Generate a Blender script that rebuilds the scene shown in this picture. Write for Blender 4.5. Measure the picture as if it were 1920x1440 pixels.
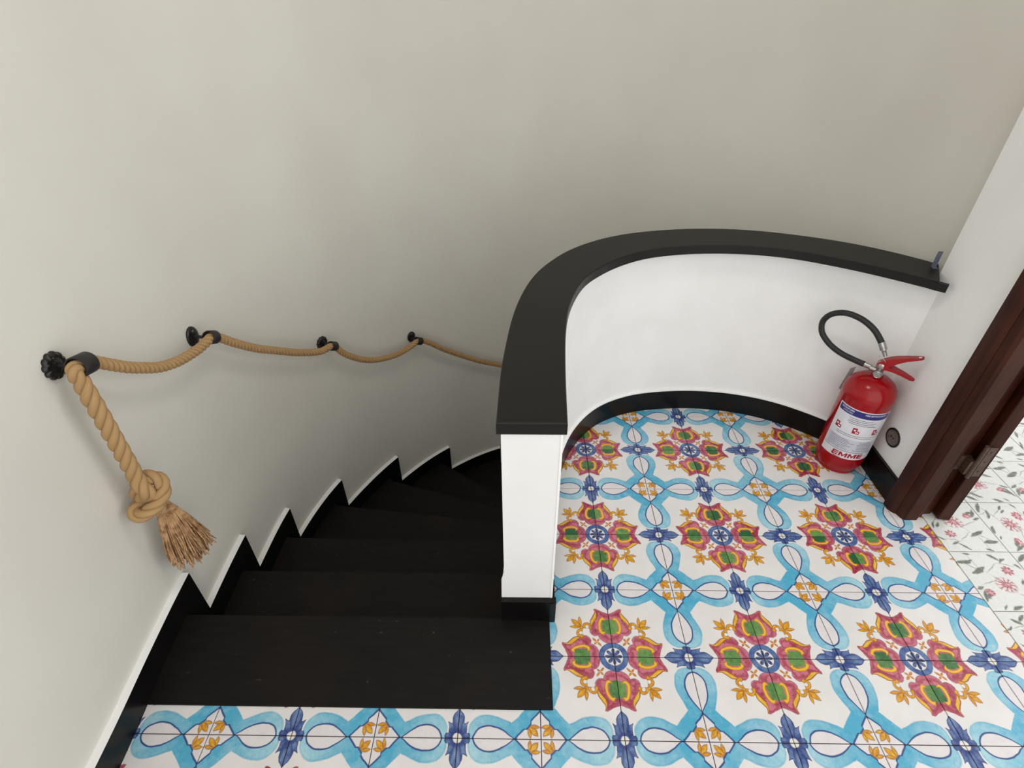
import bpy, bmesh, math, random
from mathutils import Vector, Matrix
random.seed(4)
sc = bpy.context.scene
PI = math.pi
for o in list(bpy.data.objects): bpy.data.objects.remove(o)

# ------------------------------------------------------------------ camera
cam_data = bpy.data.cameras.new('camera'); cam = bpy.data.objects.new('camera', cam_data)
sc.collection.objects.link(cam); sc.camera = cam
cam_data.sensor_width = 36.0; cam_data.lens = 1018.97 / 1920 * 36; cam_data.clip_start = 0.02
R_ = Vector((0.99987567, 0.01495702, -0.00499362)); U_ = Vector((-0.00491445, 0.59649183, 0.8026041)); F_ = Vector((-0.01498322, 0.80247977, -0.59649117))
m = Matrix((R_, U_, -F_)).transposed().to_4x4(); m.translation = Vector((-0.25407726, -1.73592423, 1.45444311))
cam.matrix_world = m

# ------------------------------------------------------------------ light and exposure
w = bpy.data.worlds.new('world'); sc.world = w; w.use_nodes = True
bg = w.node_tree.nodes['Background']; bg.inputs[0].default_value = (1.0, 0.992, 0.975, 1); bg.inputs[1].default_value = 1.62
def area(name, loc, target, sx, sy, power, col):
    d = bpy.data.lights.new(name, 'AREA'); d.shape = 'RECTANGLE'; d.size = sx; d.size_y = sy; d.energy = power; d.color = col
    o = bpy.data.objects.new(name, d); sc.collection.objects.link(o); o.location = loc
    o.rotation_euler = (Vector(target) - Vector(loc)).to_track_quat('-Z', 'Y').to_euler(); return o
area('ceiling_light', (-0.05, -0.8, 2.6), (-0.05, -0.8, 0), 0.32, 0.32, 7.5, (1.0, 0.96, 0.9))
area('side_fill_light', (2.6, -1.3, 1.5), (-1.0, -1.0, 1.0), 1.5, 1.5, 7, (0.95, 0.98, 1.0))  # added unseen fill lifting the left wall, standing for next-room daylight
sc.view_settings.view_transform = 'Standard'; sc.view_settings.look = 'None'
sc.view_settings.exposure = 0.0; sc.view_settings.gamma = 1.0; sc.view_settings.use_curve_mapping = False

# ------------------------------------------------------------------ helpers
def lin(c):
    f = lambda x: x / 12.92 if x <= 0.04045 else ((x + 0.055) / 1.055) ** 2.4
    return tuple(f(v / 255) for v in c) + (1.0,)

class MB:
    """collects vertices and faces for ONE mesh object"""
    def __init__(s): s.v = []; s.f = []; s.m = []; s.uv = {}
    def add(s, vs, fs, mi=0):
        b = len(s.v); s.v += [tuple(x) for x in vs]
        for f in fs: s.f.append(tuple(b + i for i in f)); s.m.append(mi)
        return b
    def box(s, x0, y0, z0, x1, y1, z1, mi=0):
        s.add([(x0,y0,z0),(x1,y0,z0),(x1,y1,z0),(x0,y1,z0),(x0,y0,z1),(x1,y0,z1),(x1,y1,z1),(x0,y1,z1)],
              [(3,2,1,0),(4,5,6,7),(0,1,5,4),(1,2,6,5),(2,3,7,6),(3,0,4,7)], mi)
    def prism(s, poly, z0, z1, mi=0, top=None):
        n = len(poly)
        s.add([(x, y, z0) for x, y in poly] + [(x, y, z1) for x, y in poly],
              [tuple(reversed(range(n)))] + [(i, (i+1) % n, n+(i+1) % n, n+i) for i in range(n)], mi)
        b = len(s.v) - n; s.f.append(tuple(b+i for i in range(n))); s.m.append(mi if top is None else top)
    def lathe(s, prof, n=32, mat=None, mi=0, rad=None, cap=True):
        """prof: list of (r, z); rad(angle) optional radius factor"""
        mat = mat or Matrix.Identity(4); vs = []
        for r, z in prof:
            for i in range(n):
                a = 2*PI*i/n; k = r*(rad(a) if rad else 1); vs.append(mat @ Vector((k*math.cos(a), k*math.sin(a), z)))
        fs = [(j*n+i, j*n+(i+1) % n, (j+1)*n+(i+1) % n, (j+1)*n+i) for j in range(len(prof)-1) for i in range(n)]
        if cap: fs += [tuple(reversed(range(n))), tuple((len(prof)-1)*n+i for i in range(n))]
        s.add(vs, fs, mi)
    def tube(s, path, r, n=8, mi=0, cap=True):
        P = [Vector(p) for p in path]; fr = frames(P); vs = []
        for k, (p, (a, b)) in enumerate(zip(P, fr)):
            rr = r[k] if isinstance(r, (list, tuple)) else r
            for i in range(n):
                t = 2*PI*i/n; vs.append(p + (a*math.cos(t) + b*math.sin(t))*rr)
        fs = [(j*n+i, j*n+(i+1) % n, (j+1)*n+(i+1) % n, (j+1)*n+i) for j in range(len(P)-1) for i in range(n)]
        if cap: fs += [tuple(reversed(range(n))), tuple((len(P)-1)*n+i for i in range(n))]
        s.add(vs, fs, mi)
    def build(s, name, mats, parent=None, smooth=None, loc=None):
        me = bpy.data.meshes.new(name); me.from_pydata(s.v, [], s.f)
        if not isinstance(mats, (list, tuple)): mats = [mats]
        for mt in mats: me.materials.append(mt)
        me.polygons.foreach_set('material_index', s.m)
        bm = bmesh.new(); bm.from_mesh(me); bmesh.ops.recalc_face_normals(bm, faces=bm.faces); bm.to_mesh(me); bm.free()
        if smooth is not None:
            me.polygons.foreach_set('use_smooth', [True]*len(me.polygons)); me.set_sharp_from_angle(angle=math.radians(smooth))
        me.update()
        o = bpy.data.objects.new(name, me); sc.collection.objects.link(o)
        if parent: o.parent = parent
        if loc: o.location = loc
        return o

def frames(P):
    out = []; a = None
    for i in range(len(P)):
        t = (P[min(i+1, len(P)-1)] - P[max(i-1, 0)]).normalized()
        if a is None:
            a = t.orthogonal().normalized()
        a = (a - t*a.dot(t))
        a = a.normalized() if a.length > 1e-6 else t.orthogonal().normalized()
        out.append((a, t.cross(a)))
    return out

def spline(P, n=16):
    P = [Vector(p) for p in P]; Q = [2*P[0]-P[1]] + P + [2*P[-1]-P[-2]]; out = []
    for i in range(1, len(Q)-2):
        a, b, c, d = Q[i-1:i+3]
        for k in range(n):
            t = k/n
            out.append(0.5*((2*b) + (c-a)*t + (2*a-5*b+4*c-d)*t*t + (3*b-a-3*c+d)*t**3))
    out.append(P[-1]); return out

def resample(P, step):
    L = [0.0]
    for a, b in zip(P[:-1], P[1:]): L.append(L[-1] + (b-a).length)
    n = max(2, int(round(L[-1]/step))); out = []; j = 0
    for k in range(n+1):
        s = L[-1]*k/n
        while j < len(L)-2 and L[j+1] < s: j += 1
        t = (s-L[j])/max(1e-9, L[j+1]-L[j]); out.append(P[j].lerp(P[j+1], min(1, t)))
    return out

def smooth_pts(P, it):
    P = [p.copy() for p in P]
    for _ in range(it):
        P = [P[0]] + [(P[i-1] + 2*P[i] + P[i+1])/4 for i in range(1, len(P)-1)] + [P[-1]]
    return P

def offset(P, d):
    out = []
    for i in range(len(P)):
        t = (P[min(i+1, len(P)-1)] - P[max(i-1, 0)]).normalized(); out.append(P[i] + Vector((-t.y, t.x))*d)
    return out

def empty(name, loc=(0, 0, 0)):
    o = bpy.data.objects.new(name, None); o.empty_display_size = 0.05; sc.collection.objects.link(o); o.location = loc; return o
def tag(o, label, cat, group=None):
    o['label'] = label; o['category'] = cat
    if group: o['group'] = group
    return o
def struct(o, label=None):
    o['kind'] = 'structure'
    if label: o['label'] = label
    return o

# ------------------------------------------------------------------ shader expressions
class X:
    """a float socket with arithmetic; every operation is one Math node"""
    def __init__(s, nt, sock): s.nt = nt; s.s = sock
    def _o(s, op, *a, clamp=False):
        n = s.nt.nodes.new('ShaderNodeMath'); n.operation = op; n.use_clamp = clamp
        for i, v in enumerate(a):
            if isinstance(v, X): s.nt.links.new(v.s, n.inputs[i])
            else: n.inputs[i].default_value = v
        return X(s.nt, n.outputs[0])
    def __add__(s, b): return s._o('ADD', s, b)
    __radd__ = __add__
    def __sub__(s, b): return s._o('SUBTRACT', s, b)
    def __rsub__(s, b): return s._o('SUBTRACT', b, s)
    def __mul__(s, b): return s._o('MULTIPLY', s, b)
    __rmul__ = __mul__
    def __truediv__(s, b): return s._o('DIVIDE', s, b)
    def __neg__(s): return s._o('MULTIPLY', s, -1.0)
    def abs(s): return s._o('ABSOLUTE', s)
    def max(s, b): return s._o('MAXIMUM', s, b)
    def min(s, b): return s._o('MINIMUM', s, b)
    def sqrt(s): return s._o('SQRT', s)
    def cos(s): return s._o('COSINE', s)
    def pow(s, b): return s._o('POWER', s, b)
    def atan2(s, b): return s._o('ARCTAN2', s, b)
    def hyp(s, b): return ((s*s) + (b*b)).sqrt()
    def mask(s, w=0.01): return s._o('MULTIPLY_ADD', s, 1.0/w, 0.5, clamp=True)       # 1 where s > 0
    def ramp(s, a, b): return s._o('MULTIPLY_ADD', s, 1.0/(b-a), -a/(b-a), clamp=True)
    def curve(s, pts, lo, hi, sy=1.0, oy=0.0, hand='AUTO'):
        """piecewise function through pts (x, y); x in [lo, hi]"""
        n = s.nt.nodes.new('ShaderNodeFloatCurve'); c = n.mapping.curves[0]; n.mapping.use_clip = False
        q = [((x-lo)/(hi-lo), y) for x, y in sorted(pts)]
        while len(c.points) < len(q): c.points.new(0.5, 0.5)
        for pt, xy in zip(c.points, q): pt.location = xy; pt.handle_type = hand
        n.mapping.update()
        s.nt.links.new(s.ramp(lo, hi).s, n.inputs['Value']); return X(s.nt, n.outputs[0])

class Mat:
    def __init__(s, name):
        s.m = bpy.data.materials.new(name); s.m.use_nodes = True; s.nt = s.m.node_tree; s.bsdf = s.nt.nodes['Principled BSDF']
    def node(s, t, **k):
        n = s.nt.nodes.new(t)
        for a, v in k.items(): setattr(n, a, v)
        return n
    def mix(s, fac, a, b, blend='MIX'):
        n = s.node('ShaderNodeMix', data_type='RGBA', blend_type=blend)
        for i, v in ((0, fac), (6, a), (7, b)):
            if isinstance(v, X): s.nt.links.new(v.s, n.inputs[i])
            elif isinstance(v, (tuple, float, int)): n.inputs[i].default_value = v
            else: s.nt.links.new(v, n.inputs[i])
        return n.outputs[2]
    def sep(s, vec):
        n = s.node('ShaderNodeSeparateXYZ'); s.nt.links.new(vec, n.inputs[0]); return [X(s.nt, o) for o in n.outputs]
    def comb(s, x, y, z):
        n = s.node('ShaderNodeCombineXYZ')
        for i, v in enumerate((x, y, z)):
            if isinstance(v, X): s.nt.links.new(v.s, n.inputs[i])
            else: n.inputs[i].default_value = v
        return n.outputs[0]
    def noise(s, vec, scale, detail=2.0, rough=0.5, color=False):
        n = s.node('ShaderNodeTexNoise'); n.inputs['Scale'].default_value = scale; n.inputs['Detail'].default_value = detail; n.inputs['Roughness'].default_value = rough
        if vec is not None: s.nt.links.new(vec, n.inputs['Vector'])
        return n.outputs[1] if color else X(s.nt, n.outputs[0])
    def coord(s, which='Object'):
        return s.node('ShaderNodeTexCoord').outputs[which]
    def bump(s, h, strength, dist=0.01):
        n = s.node('ShaderNodeBump'); n.inputs['Strength'].default_value = strength; n.inputs['Distance'].default_value = dist
        s.nt.links.new(h.s, n.inputs['Height']); s.nt.links.new(n.outputs[0], s.bsdf.inputs['Normal'])
    def out(s, col, rough=0.5, spec=0.5, metal=0.0):
        if isinstance(col, tuple): s.bsdf.inputs['Base Color'].default_value = col
        else: s.nt.links.new(col, s.bsdf.inputs['Base Color'])
        if isinstance(rough, X): s.nt.links.new(rough.s, s.bsdf.inputs['Roughness'])
        else: s.bsdf.inputs['Roughness'].default_value = rough
        s.bsdf.inputs['Specular IOR Level'].default_value = spec; s.bsdf.inputs['Metallic'].default_value = metal
        return s.m

def plain(name, c1, c2, scale=8, rough=0.5, spec=0.5, metal=0.0, bump=0.0, bscale=120, stretch=None, detail=3.0):
    M = Mat(name); co = M.coord()
    if stretch:
        x, y, z = M.sep(co); co = M.comb(x*stretch[0], y*stretch[1], z*stretch[2])
    n = M.noise(co, scale, detail)
    col = M.mix(n.ramp(0.3, 0.7), lin(c1), lin(c2))
    if bump: M.bump(M.noise(co, bscale, 3.0), bump, 0.002)
    return M.out(col, rough, spec, metal)

# ------------------------------------------------------------------ materials
def wall_material():
    M = Mat('white plaster'); co = M.coord()
    n = M.noise(co, 2.2, 3.0); fine = M.noise(co, 60, 4.0, 0.6); lump = M.noise(co, 9, 3.0)
    col = M.mix(n.ramp(0.35, 0.65), lin((219, 217, 209)), lin((214, 211, 203)))
    M.bump(fine*0.35 + lump*1.2, 0.22, 0.004)
    return M.out(col, 0.75, 0.25)
m_wall = wall_material()
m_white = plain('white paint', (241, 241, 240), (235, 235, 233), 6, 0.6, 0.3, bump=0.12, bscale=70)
m_black = plain('black gloss paint', (11, 10, 10), (18, 16, 16), 14, 0.3, 0.24, bump=0.08, bscale=40)
m_cap = plain('black satin paint', (25, 23, 20), (19, 18, 16), 5, 0.45, 0.28, bump=0.05, bscale=60)
m_iron = plain('black enamelled iron', (14, 13, 14), (26, 24, 25), 30, 0.3, 0.5)
m_tape = plain('matt black sleeve', (34, 32, 33), (44, 41, 41), 30, 0.5, 0.4)
def tread_material():
    M = Mat('black painted wood'); co = M.coord(); x, y, z = M.sep(co)
    g = M.noise(M.comb(x*3, y*26, z*26), 5, 4.0); wear = M.noise(co, 3.0, 3.0); speck = M.noise(co, 60, 2.0)
    col = M.mix(g.ramp(0.3, 0.75), lin((14, 13, 12)), lin((23, 21, 20)))
    col = M.mix(wear.ramp(0.52, 0.8)*0.6, col, lin((36, 25, 21)))
    col = M.mix(speck.ramp(0.72, 0.76)*0.35, col, lin((92, 80, 72)))
    M.bump(g, 0.15, 0.002)
    return M.out(col, 0.55, 0.16)
m_tread = tread_material()
def wood_material(name, c1, c2, c3):
    M = Mat(name); co = M.coord(); x, y, z = M.sep(co)
    g = M.noise(M.comb(x*16, y*16, z*1.3), 4, 5.0, 0.6); b = M.noise(co, 3.5, 2.0)
    col = M.mix(g.ramp(0.32, 0.7), lin(c1), lin(c2)); col = M.mix(b.ramp(0.5, 0.75)*0.6, col, lin(c3))
    M.bump(g, 0.15, 0.002); return M.out(col, 0.42, 0.2)
m_door = wood_material('dark mahogany', (34, 11, 6), (62, 26, 14), (82, 45, 26))
m_hinge = plain('painted steel hinge', (84, 66, 54), (68, 50, 41), 40, 0.45, 0.5, 0.2, bump=0.1)
m_grout = plain('grout', (88, 66, 66), (70, 54, 56), 20, 0.85, 0.2)
m_grout2 = plain('grey grout', (92, 90, 84), (76, 72, 68), 20, 0.85, 0.2)
def rope_material(name, c1, c2, c3):
    M = Mat(name); co = M.coord('UV'); x, y, z = M.sep(co)
    f = M.noise(M.comb(x*1.0, y*46.0, 0.0), 5, 3.0, 0.6); b = M.noise(M.coord(), 24, 2.0)
    col = M.mix(f.ramp(0.3, 0.72), lin(c1), lin(c2)); col = M.mix(b.ramp(0.45, 0.75)*0.55, col, lin(c3))
    M.bump(f, 0.35, 0.001); return M.out(col, 0.85, 0.15)
m_rope = rope_material('manila rope', (152, 120, 80), (194, 160, 116), (172, 138, 94))
m_fray = plain('frayed rope fibre', (136, 100, 68), (200, 162, 122), 70, 0.9, 0.1)
m_red = plain('red lacquer', (158, 6, 16), (146, 5, 14), 5, 0.2, 0.4)
m_redp = plain('red lever paint', (164, 10, 20), (148, 8, 18), 20, 0.3, 0.4)
m_rubber = plain('black rubber hose', (26, 27, 28), (38, 39, 40), 40, 0.45, 0.4)
m_chrome = plain('nickel brass', (190, 188, 184), (150, 148, 145), 30, 0.25, 0.5, 0.9)
m_paper = plain('label paper', (226, 226, 230), (214, 214, 220), 30, 0.4, 0.4)
m_greyprint = plain('grey print', (104, 104, 120), (128, 128, 144), 90, 0.4, 0.4)
m_greypanel = plain('pale grey print', (196, 196, 208), (206, 206, 216), 90, 0.4, 0.4)
m_blueprint = plain('navy print', (42, 42, 112), (50, 50, 122), 20, 0.35, 0.4)
m_redprint = plain('crimson print', (170, 24, 48), (158, 20, 42), 20, 0.35, 0.4)
m_plugrim = plain('black plug rim', (20, 18, 18), (30, 27, 26), 20, 0.45, 0.4)
m_plug = plain('dusty brown bakelite', (92, 82, 74), (122, 112, 104), 60, 0.5, 0.4, bump=0.1)
m_clip = plain('blue-grey metal', (112, 118, 138), (94, 100, 120), 30, 0.4, 0.5)
m_card = plain('grey card', (120, 122, 126), (150, 150, 152), 30, 0.6, 0.3)

def floral_material():
    """hand-painted tile: u, v run from the flower corner (0,0) to the tulip corner (1,1)"""
    M = Mat('hand painted majolica'); nt = M.nt
    rnd = X(nt, M.node('ShaderNodeObjectInfo').outputs['Random'])
    u, v, _ = M.sep(M.coord('UV'))
    r50 = rnd*53.0
    vec = M.comb(u, v, r50)
    wob = M.node('ShaderNodeSeparateColor'); nt.links.new(M.noise(vec, 4.5, 2.0, 0.5, True), wob.inputs[0])
    u = (u + X(nt, wob.outputs[0])*0.034 - 0.017).abs(); v = (v + X(nt, wob.outputs[1])*0.034 - 0.017).abs()
    p = u.max(v); q = u.min(v); w = 1.0 - p
    s = (p + q)*0.70711; d = (p - q)*0.70711; e = 1.41421 - s
    wash = M.noise(vec, 9.0, 4.0, 0.65); wash2 = M.noise(M.comb(u*1.0, v*1.0, r50+7.0), 22.0, 3.0, 0.6)
    glaze = M.noise(vec, 2.2, 2.0)
    white = M.mix(glaze.ramp(0.3, 0.7), lin((241, 238, 236)), lin((233, 230, 228)))
    col = white
    D_BLUE = lin((52, 78, 140)); LINE = lin((46, 78, 138))
    # cyan ribbon
    lx = w; ly = q - 0.40; lr = lx.hyp(ly); la = ly.atan2(lx)
    outer = la.curve([(-1.571, .28), (-1.407, .281), (-1.01, .30), (-.70, .297), (-.384, .28), (-.012, .26), (.42, .255), (.78, .273), (.972, .30), (1.571, .33)], -1.5708, 1.5708)
    band = (p + q - 1.479).mask(0.014)
    rib = (outer - lr).mask(0.014).max(band)
    tone = (q*1.3 + wash*1.5 + rnd*0.45).ramp(0.95, 2.1)
    rc = M.mix(tone, lin((180, 222, 233)), lin((84, 178, 212)))
    rc = M.mix(wash2.ramp(0.5, 0.8)*0.35, rc, lin((58, 152, 196)))
    rc = M.mix(((outer - lr).abs()*-1.0 + 0.02).mask(0.02)*(1.0 - band)*0.25, rc, lin((60, 150, 190)))
    col = M.mix(rib, col, rc)
    inner = la.curve([(-1.571, .216), (-1.15, .193), (-.663, .159), (-.096, .137), (.524, .141), (1.187, .189), (1.532, .261), (1.571, .285)], -1.5708, 1.5708)
    eb = 0.218 - (0.05 - d).mask(0.02)*0.022
    dia = eb - e; lin_in = inner - lr
    white2 = M.mix(wash.ramp(0.3, 0.8), lin((238, 233, 233)), lin((226, 222, 224)))
    col = M.mix(lin_in.mask().max(dia.mask()), col, white2)
    col = M.mix((0.0098 - lin_in.abs()).mask().max((0.0098 - dia.abs()).mask()), col, LINE)
    # tulip inside the diamond
    YEL = M.mix(wash2.ramp(0.35, 0.65), lin((240, 186, 46)), lin((212, 138, 24)))
    OUTL = lin((150, 84, 26))
    def lens(a, b, a0, b0, a1, b1, wd):
        """signed distance-like value of a leaf shape from (a0,b0) to (a1,b1), half width wd"""
        L = math.hypot(a1-a0, b1-b0); ca, sa = (a1-a0)/L, (b1-b0)/L
        t = ((a - a0)*ca + (b - b0)*sa)*(1/L); n = ((b - b0)*ca - (a - a0)*sa).abs()
        return (t*(1.0 - t))*(4*wd) - n
    t1 = lens(e, d, .190, 0, .050, 0, .031); t2 = lens(e, d, .188, .012, .100, .080, .019)
    tt = t1.max(t2)
    col = M.mix(tt.mask(), col, YEL); col = M.mix((0.006 - t1.abs()).mask().max((0.006 - t2.abs()).mask())*0.75, col, OUTL)
    # blue flower on the joints
    ca = q.atan2(w); cr = w.hyp(q)
    cR = ca.curve([(0, .325), (.10, .292), (.192, .274), (.32, .235), (.405, .19), (.44, .178), (.52, .19), (.605, .222), (.66, .18), (.75, .152), (.95, .125), (1.10, .115), (1.18, .142), (1.40, .148), (1.571, .142)], 0.0, 1.5708, hand='VECTOR')
    bl = M.mix((wash*1.5 + (cr*2.0 - 0.2)*0.4).ramp(0.5, 1.1), lin((44, 66, 134)), lin((126, 154, 198)))
    bl = M.mix((ca*11.0 + cr*6.0 + wash*3.0).cos().ramp(0.3, 0.95)*0.6, bl, lin((34, 50, 110)))
    col = M.mix((cR - cr).mask(), col, bl)
    col = M.mix((0.007 - (cR - cr).abs()).mask()*0.9, col, lin((40, 58, 116)))
    col = M.mix((0.095 - cr).mask(0.03)*0.75, col, lin((48, 66, 132)))
    col = M.mix((0.052 - cr).mask(), col, lin((236, 234, 226)))
    # red petal
    th = q.atan2(p - 0.42); pr = (p - 0.42).hyp(q)
    pR = th.curve([(0, .187), (.20, .205), (.40, .242), (.50, .285), (.565, .312), (.65, .318), (.70, .285), (.775, .266), (1.01, .263), (1.257, .275), (1.464, .2725), (1.745, .289), (1.833, .298), (1.972, .289), (2.124, .262), (2.215, .213), (2.40, .231), (2.594, .24), (2.805, .2416), (PI, .23)], 0.0, PI, hand='VECTOR')
    inside = pR - pr
    red = M.mix((wash*1.6 + (0.3 - p)*0.5 + rnd*0.2).ramp(0.45, 0.95), lin((162, 38, 66)), lin((212, 122, 142)))
    red = M.mix((inside*34.0 + wash*9.0).cos().ramp(0.35, 1.0)*0.6, red, lin((146, 26, 56)))
    col = M.mix(inside.mask(), col, red)
    p2 = th.curve([(0, .6), (.55, .6), (.60, .34), (.64, .309), (.688, .266), (.773, .235), (.948, .214), (1.229, .224), (1.50, .25), (1.60, .30), (1.66, .6), (PI, .6)], 0.0, PI, hand='VECTOR')
    lf = (pr - p2).min(inside)
    col = M.mix(lf.mask(), col, M.mix(wash.ramp(0.35, 0.65), lin((248, 204, 66)), lin((232, 172, 48))))
    col = M.mix((0.005 - lf.abs()).mask()*0.8, col, OUTL)
    col = M.mix((0.005 - inside.abs()).mask()*0.7, col, lin((140, 48, 66)))
    # green heart of the petal with yellow brackets
    gR = th.curve([(0, .105), (.40, .112), (.80, .124), (1.15, .112), (1.5, .104), (1.95, .114), (2.35, .126), (2.75, .114), (PI, .11)], 0.0, PI)
    gi = gR - pr
    gr = M.mix((wash*1.3 + rnd*0.9).ramp(0.85, 1.65), lin((42, 102, 60)), lin((120, 164, 90)))
    gr = M.mix(wash2.ramp(0.5, 0.75)*0.45, gr, lin((34, 84, 52)))
    col = M.mix(gi.mask(), col, gr)
    bR = th.curve([(0, .13), (.5, .134), (.70, .148), (1.06, .145), (1.5, .139), (1.92, .146), (2.32, .138), (2.44, .118), (PI, .10)], 0.0, PI)
    bt = (th - 1.46).abs()
    bw = 0.0185 + (bt.ramp(0.7, 0.95))*0.008
    bk = (bw - (pr - bR).abs()).min((0.985 - bt)*0.12)
    col = M.mix(bk.mask(), col, lin((247, 196, 52)))
    col = M.mix((0.0045 - bk.abs()).mask()*0.7, col, lin((176, 96, 26)))
    # centre ring with eight-petalled flower
    ra = u.hyp(v); an = v.atan2(u)
    rg = (0.032 - (ra - 0.158).abs())
    col = M.mix(rg.mask(), col, M.mix(wash.ramp(0.35, 0.65), lin((54, 82, 146)), lin((104, 136, 182))))
    col = M.mix((0.005 - rg.abs()).mask()*0.8, col, lin((46, 62, 120)))
    fl = ((an*8.0).cos()*0.5 + 0.5).pow(0.22)*0.094 + 0.016 - ra
    col = M.mix(fl.mask(), col, M.mix(wash2.ramp(0.35, 0.65), lin((38, 50, 104)), lin((110, 128, 168))))
    col = M.mix((0.005 - fl.abs()).mask()*0.8, col, lin((36, 46, 98)))
    # orange cross and yellow scroll on the diagonal
    c1 = lens(s, d, .205, 0, .29, 0, .016).max(lens(s, d, .29, 0, .37, 0, .016)).max(lens(s, d, .29, 0, .29, .06, .015))
    ORG = M.mix(wash2.ramp(0.35, 0.65), lin((222, 152, 66)), lin((190, 110, 36)))
    col = M.mix(c1.mask(), col, ORG)
    sx = s - 0.52; sy = d - 0.065; sr = sx.hyp(sy)
    arc = (0.016 - (sr - 0.045).abs()).min(sx + sy*0.9 + 0.028)
    curl = 0.024 - (s - 0.478).hyp(d - 0.088)
    knot = 0.025 - (s - 0.567).hyp(d)
    b1 = lens(s, d, .575, 0, .742, 0, .034); b2 = lens(s, d, .58, .006, .69, .102, .02)
    sy_ = arc.max(curl).max(knot)
    bd = b1.max(b2)
    col = M.mix(sy_.max(bd).mask(), col, YEL)
    col = M.mix((0.0055 - sy_.abs()).mask().max((0.0055 - b1.abs()).mask()).max((0.0055 - b2.abs()).mask())*0.8, col, lin((164, 92, 24)))
    # faint dirt on the glaze
    dirt = M.noise(M.coord('Object'), 95, 2.0)
    col = M.mix(dirt.ramp(0.74, 0.80)*0.25, col, lin((150, 140, 130)))
    col = M.mix(1.0, col, (0.83, 0.83, 0.83, 1.0), 'MULTIPLY')
    M.bump(wash2, 0.05, 0.001)
    return M.out(col, 0.26, 0.4)
m_floral = floral_material()

def sprig_material():
    M = Mat('sprigged white tile'); nt = M.nt
    rnd = X(nt, M.node('ShaderNodeObjectInfo').outputs['Random'])
    u, v, _ = M.sep(M.coord('UV')); vec = M.comb(u, v, rnd*31.0)
    wob = M.node('ShaderNodeSeparateColor'); nt.links.new(M.noise(vec, 5.0, 3.0, 0.6, True), wob.inputs[0])
    u = u + X(nt, wob.outputs[0])*0.10 - 0.05; v = v + X(nt, wob.outputs[1])*0.10 - 0.05
    n2 = M.noise(vec, 18.0, 3.0)
    col = M.mix(n2.ramp(0.3, 0.7), lin((238, 238, 236)), lin((228, 229, 226)))
    def leaf(a0, b0, a1, b1, wd):
        L = math.hypot(a1-a0, b1-b0); ca, sa = (a1-a0)/L, (b1-b0)/L
        t = ((u - a0)*ca + (v - b0)*sa)*(1/L); n = ((v - b0)*ca - (u - a0)*sa).abs()
        return (t*(1.0 - t))*(4*wd) - n
    stems = None
    for a in [(.05, .12, .40, .30, .008), (.40, .30, .62, .62, .008), (.62, .62, .95, .84, .008), (.62, .62, .36, .80, .007), (.30, .26, .10, .46, .007), (.55, .50, .84, .42, .007), (.36, .80, .12, .74, .007), (.70, .68, .74, .94, .006), (.20, .18, .26, .02, .006)]:
        t = leaf(*a); stems = t if stems is None else stems.max(t)
    col = M.mix(stems.mask(0.012)*0.7, col, lin((124, 128, 120)))
    leaves = None
    for a in [(.00, .17, .22, .04, .036), (.16, .22, .36, .11, .030), (.58, .72, .86, .60, .042), (.70, .84, .98, .80, .038), (.86, .34, .98, .14, .032), (.78, .28, .92, .20, .030), (.84, .40, .97, .34, .026), (.06, .54, .15, .42, .026), (.15, .53, .22, .42, .022), (.28, .84, .42, .95, .026), (.18, .88, .32, .80, .024), (.48, .08, .66, .01, .030), (.66, .94, .78, .97, .020), (.04, .70, .12, .78, .020), (.70, .10, .78, .03, .018)]:
        t = leaf(*a[:4], a[4]*0.92); leaves = t if leaves is None else leaves.max(t)
    col = M.mix(leaves.mask(0.02)*0.92, col, M.mix(n2.ramp(0.35, 0.65), lin((70, 80, 64)), lin((118, 126, 108))))
    for cx, cy, R, k in [(.47, .42, .165, 11.0), (.28, .66, .105, 8.0), (.80, .30, .08, 7.0)]:
        x = u - cx; y = (v - cy)*1.15; r = x.hyp(y); a = y.atan2(x)
        seg = (a*k).cos()*0.5 + (r*62.0 + n2*6.0).cos()*0.45
        fade = 1.0 - (r*(1/R)).ramp(0.72, 1.0)
        col = M.mix((1.0 - (r*(1/R)).ramp(0.2, 0.9))*0.5, col, lin((226, 158, 166)))
        col = M.mix((seg + 0.05).mask(0.5)*fade*0.9, col, M.mix((n2*1.2 + r*1.5).ramp(0.5, 1.0), lin((198, 88, 104)), lin((146, 58, 74))))
    col = M.mix(1.0, col, (0.80, 0.81, 0.80, 1.0), 'MULTIPLY')
    return M.out(col, 0.3, 0.4)
m_sprig = sprig_material()

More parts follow.
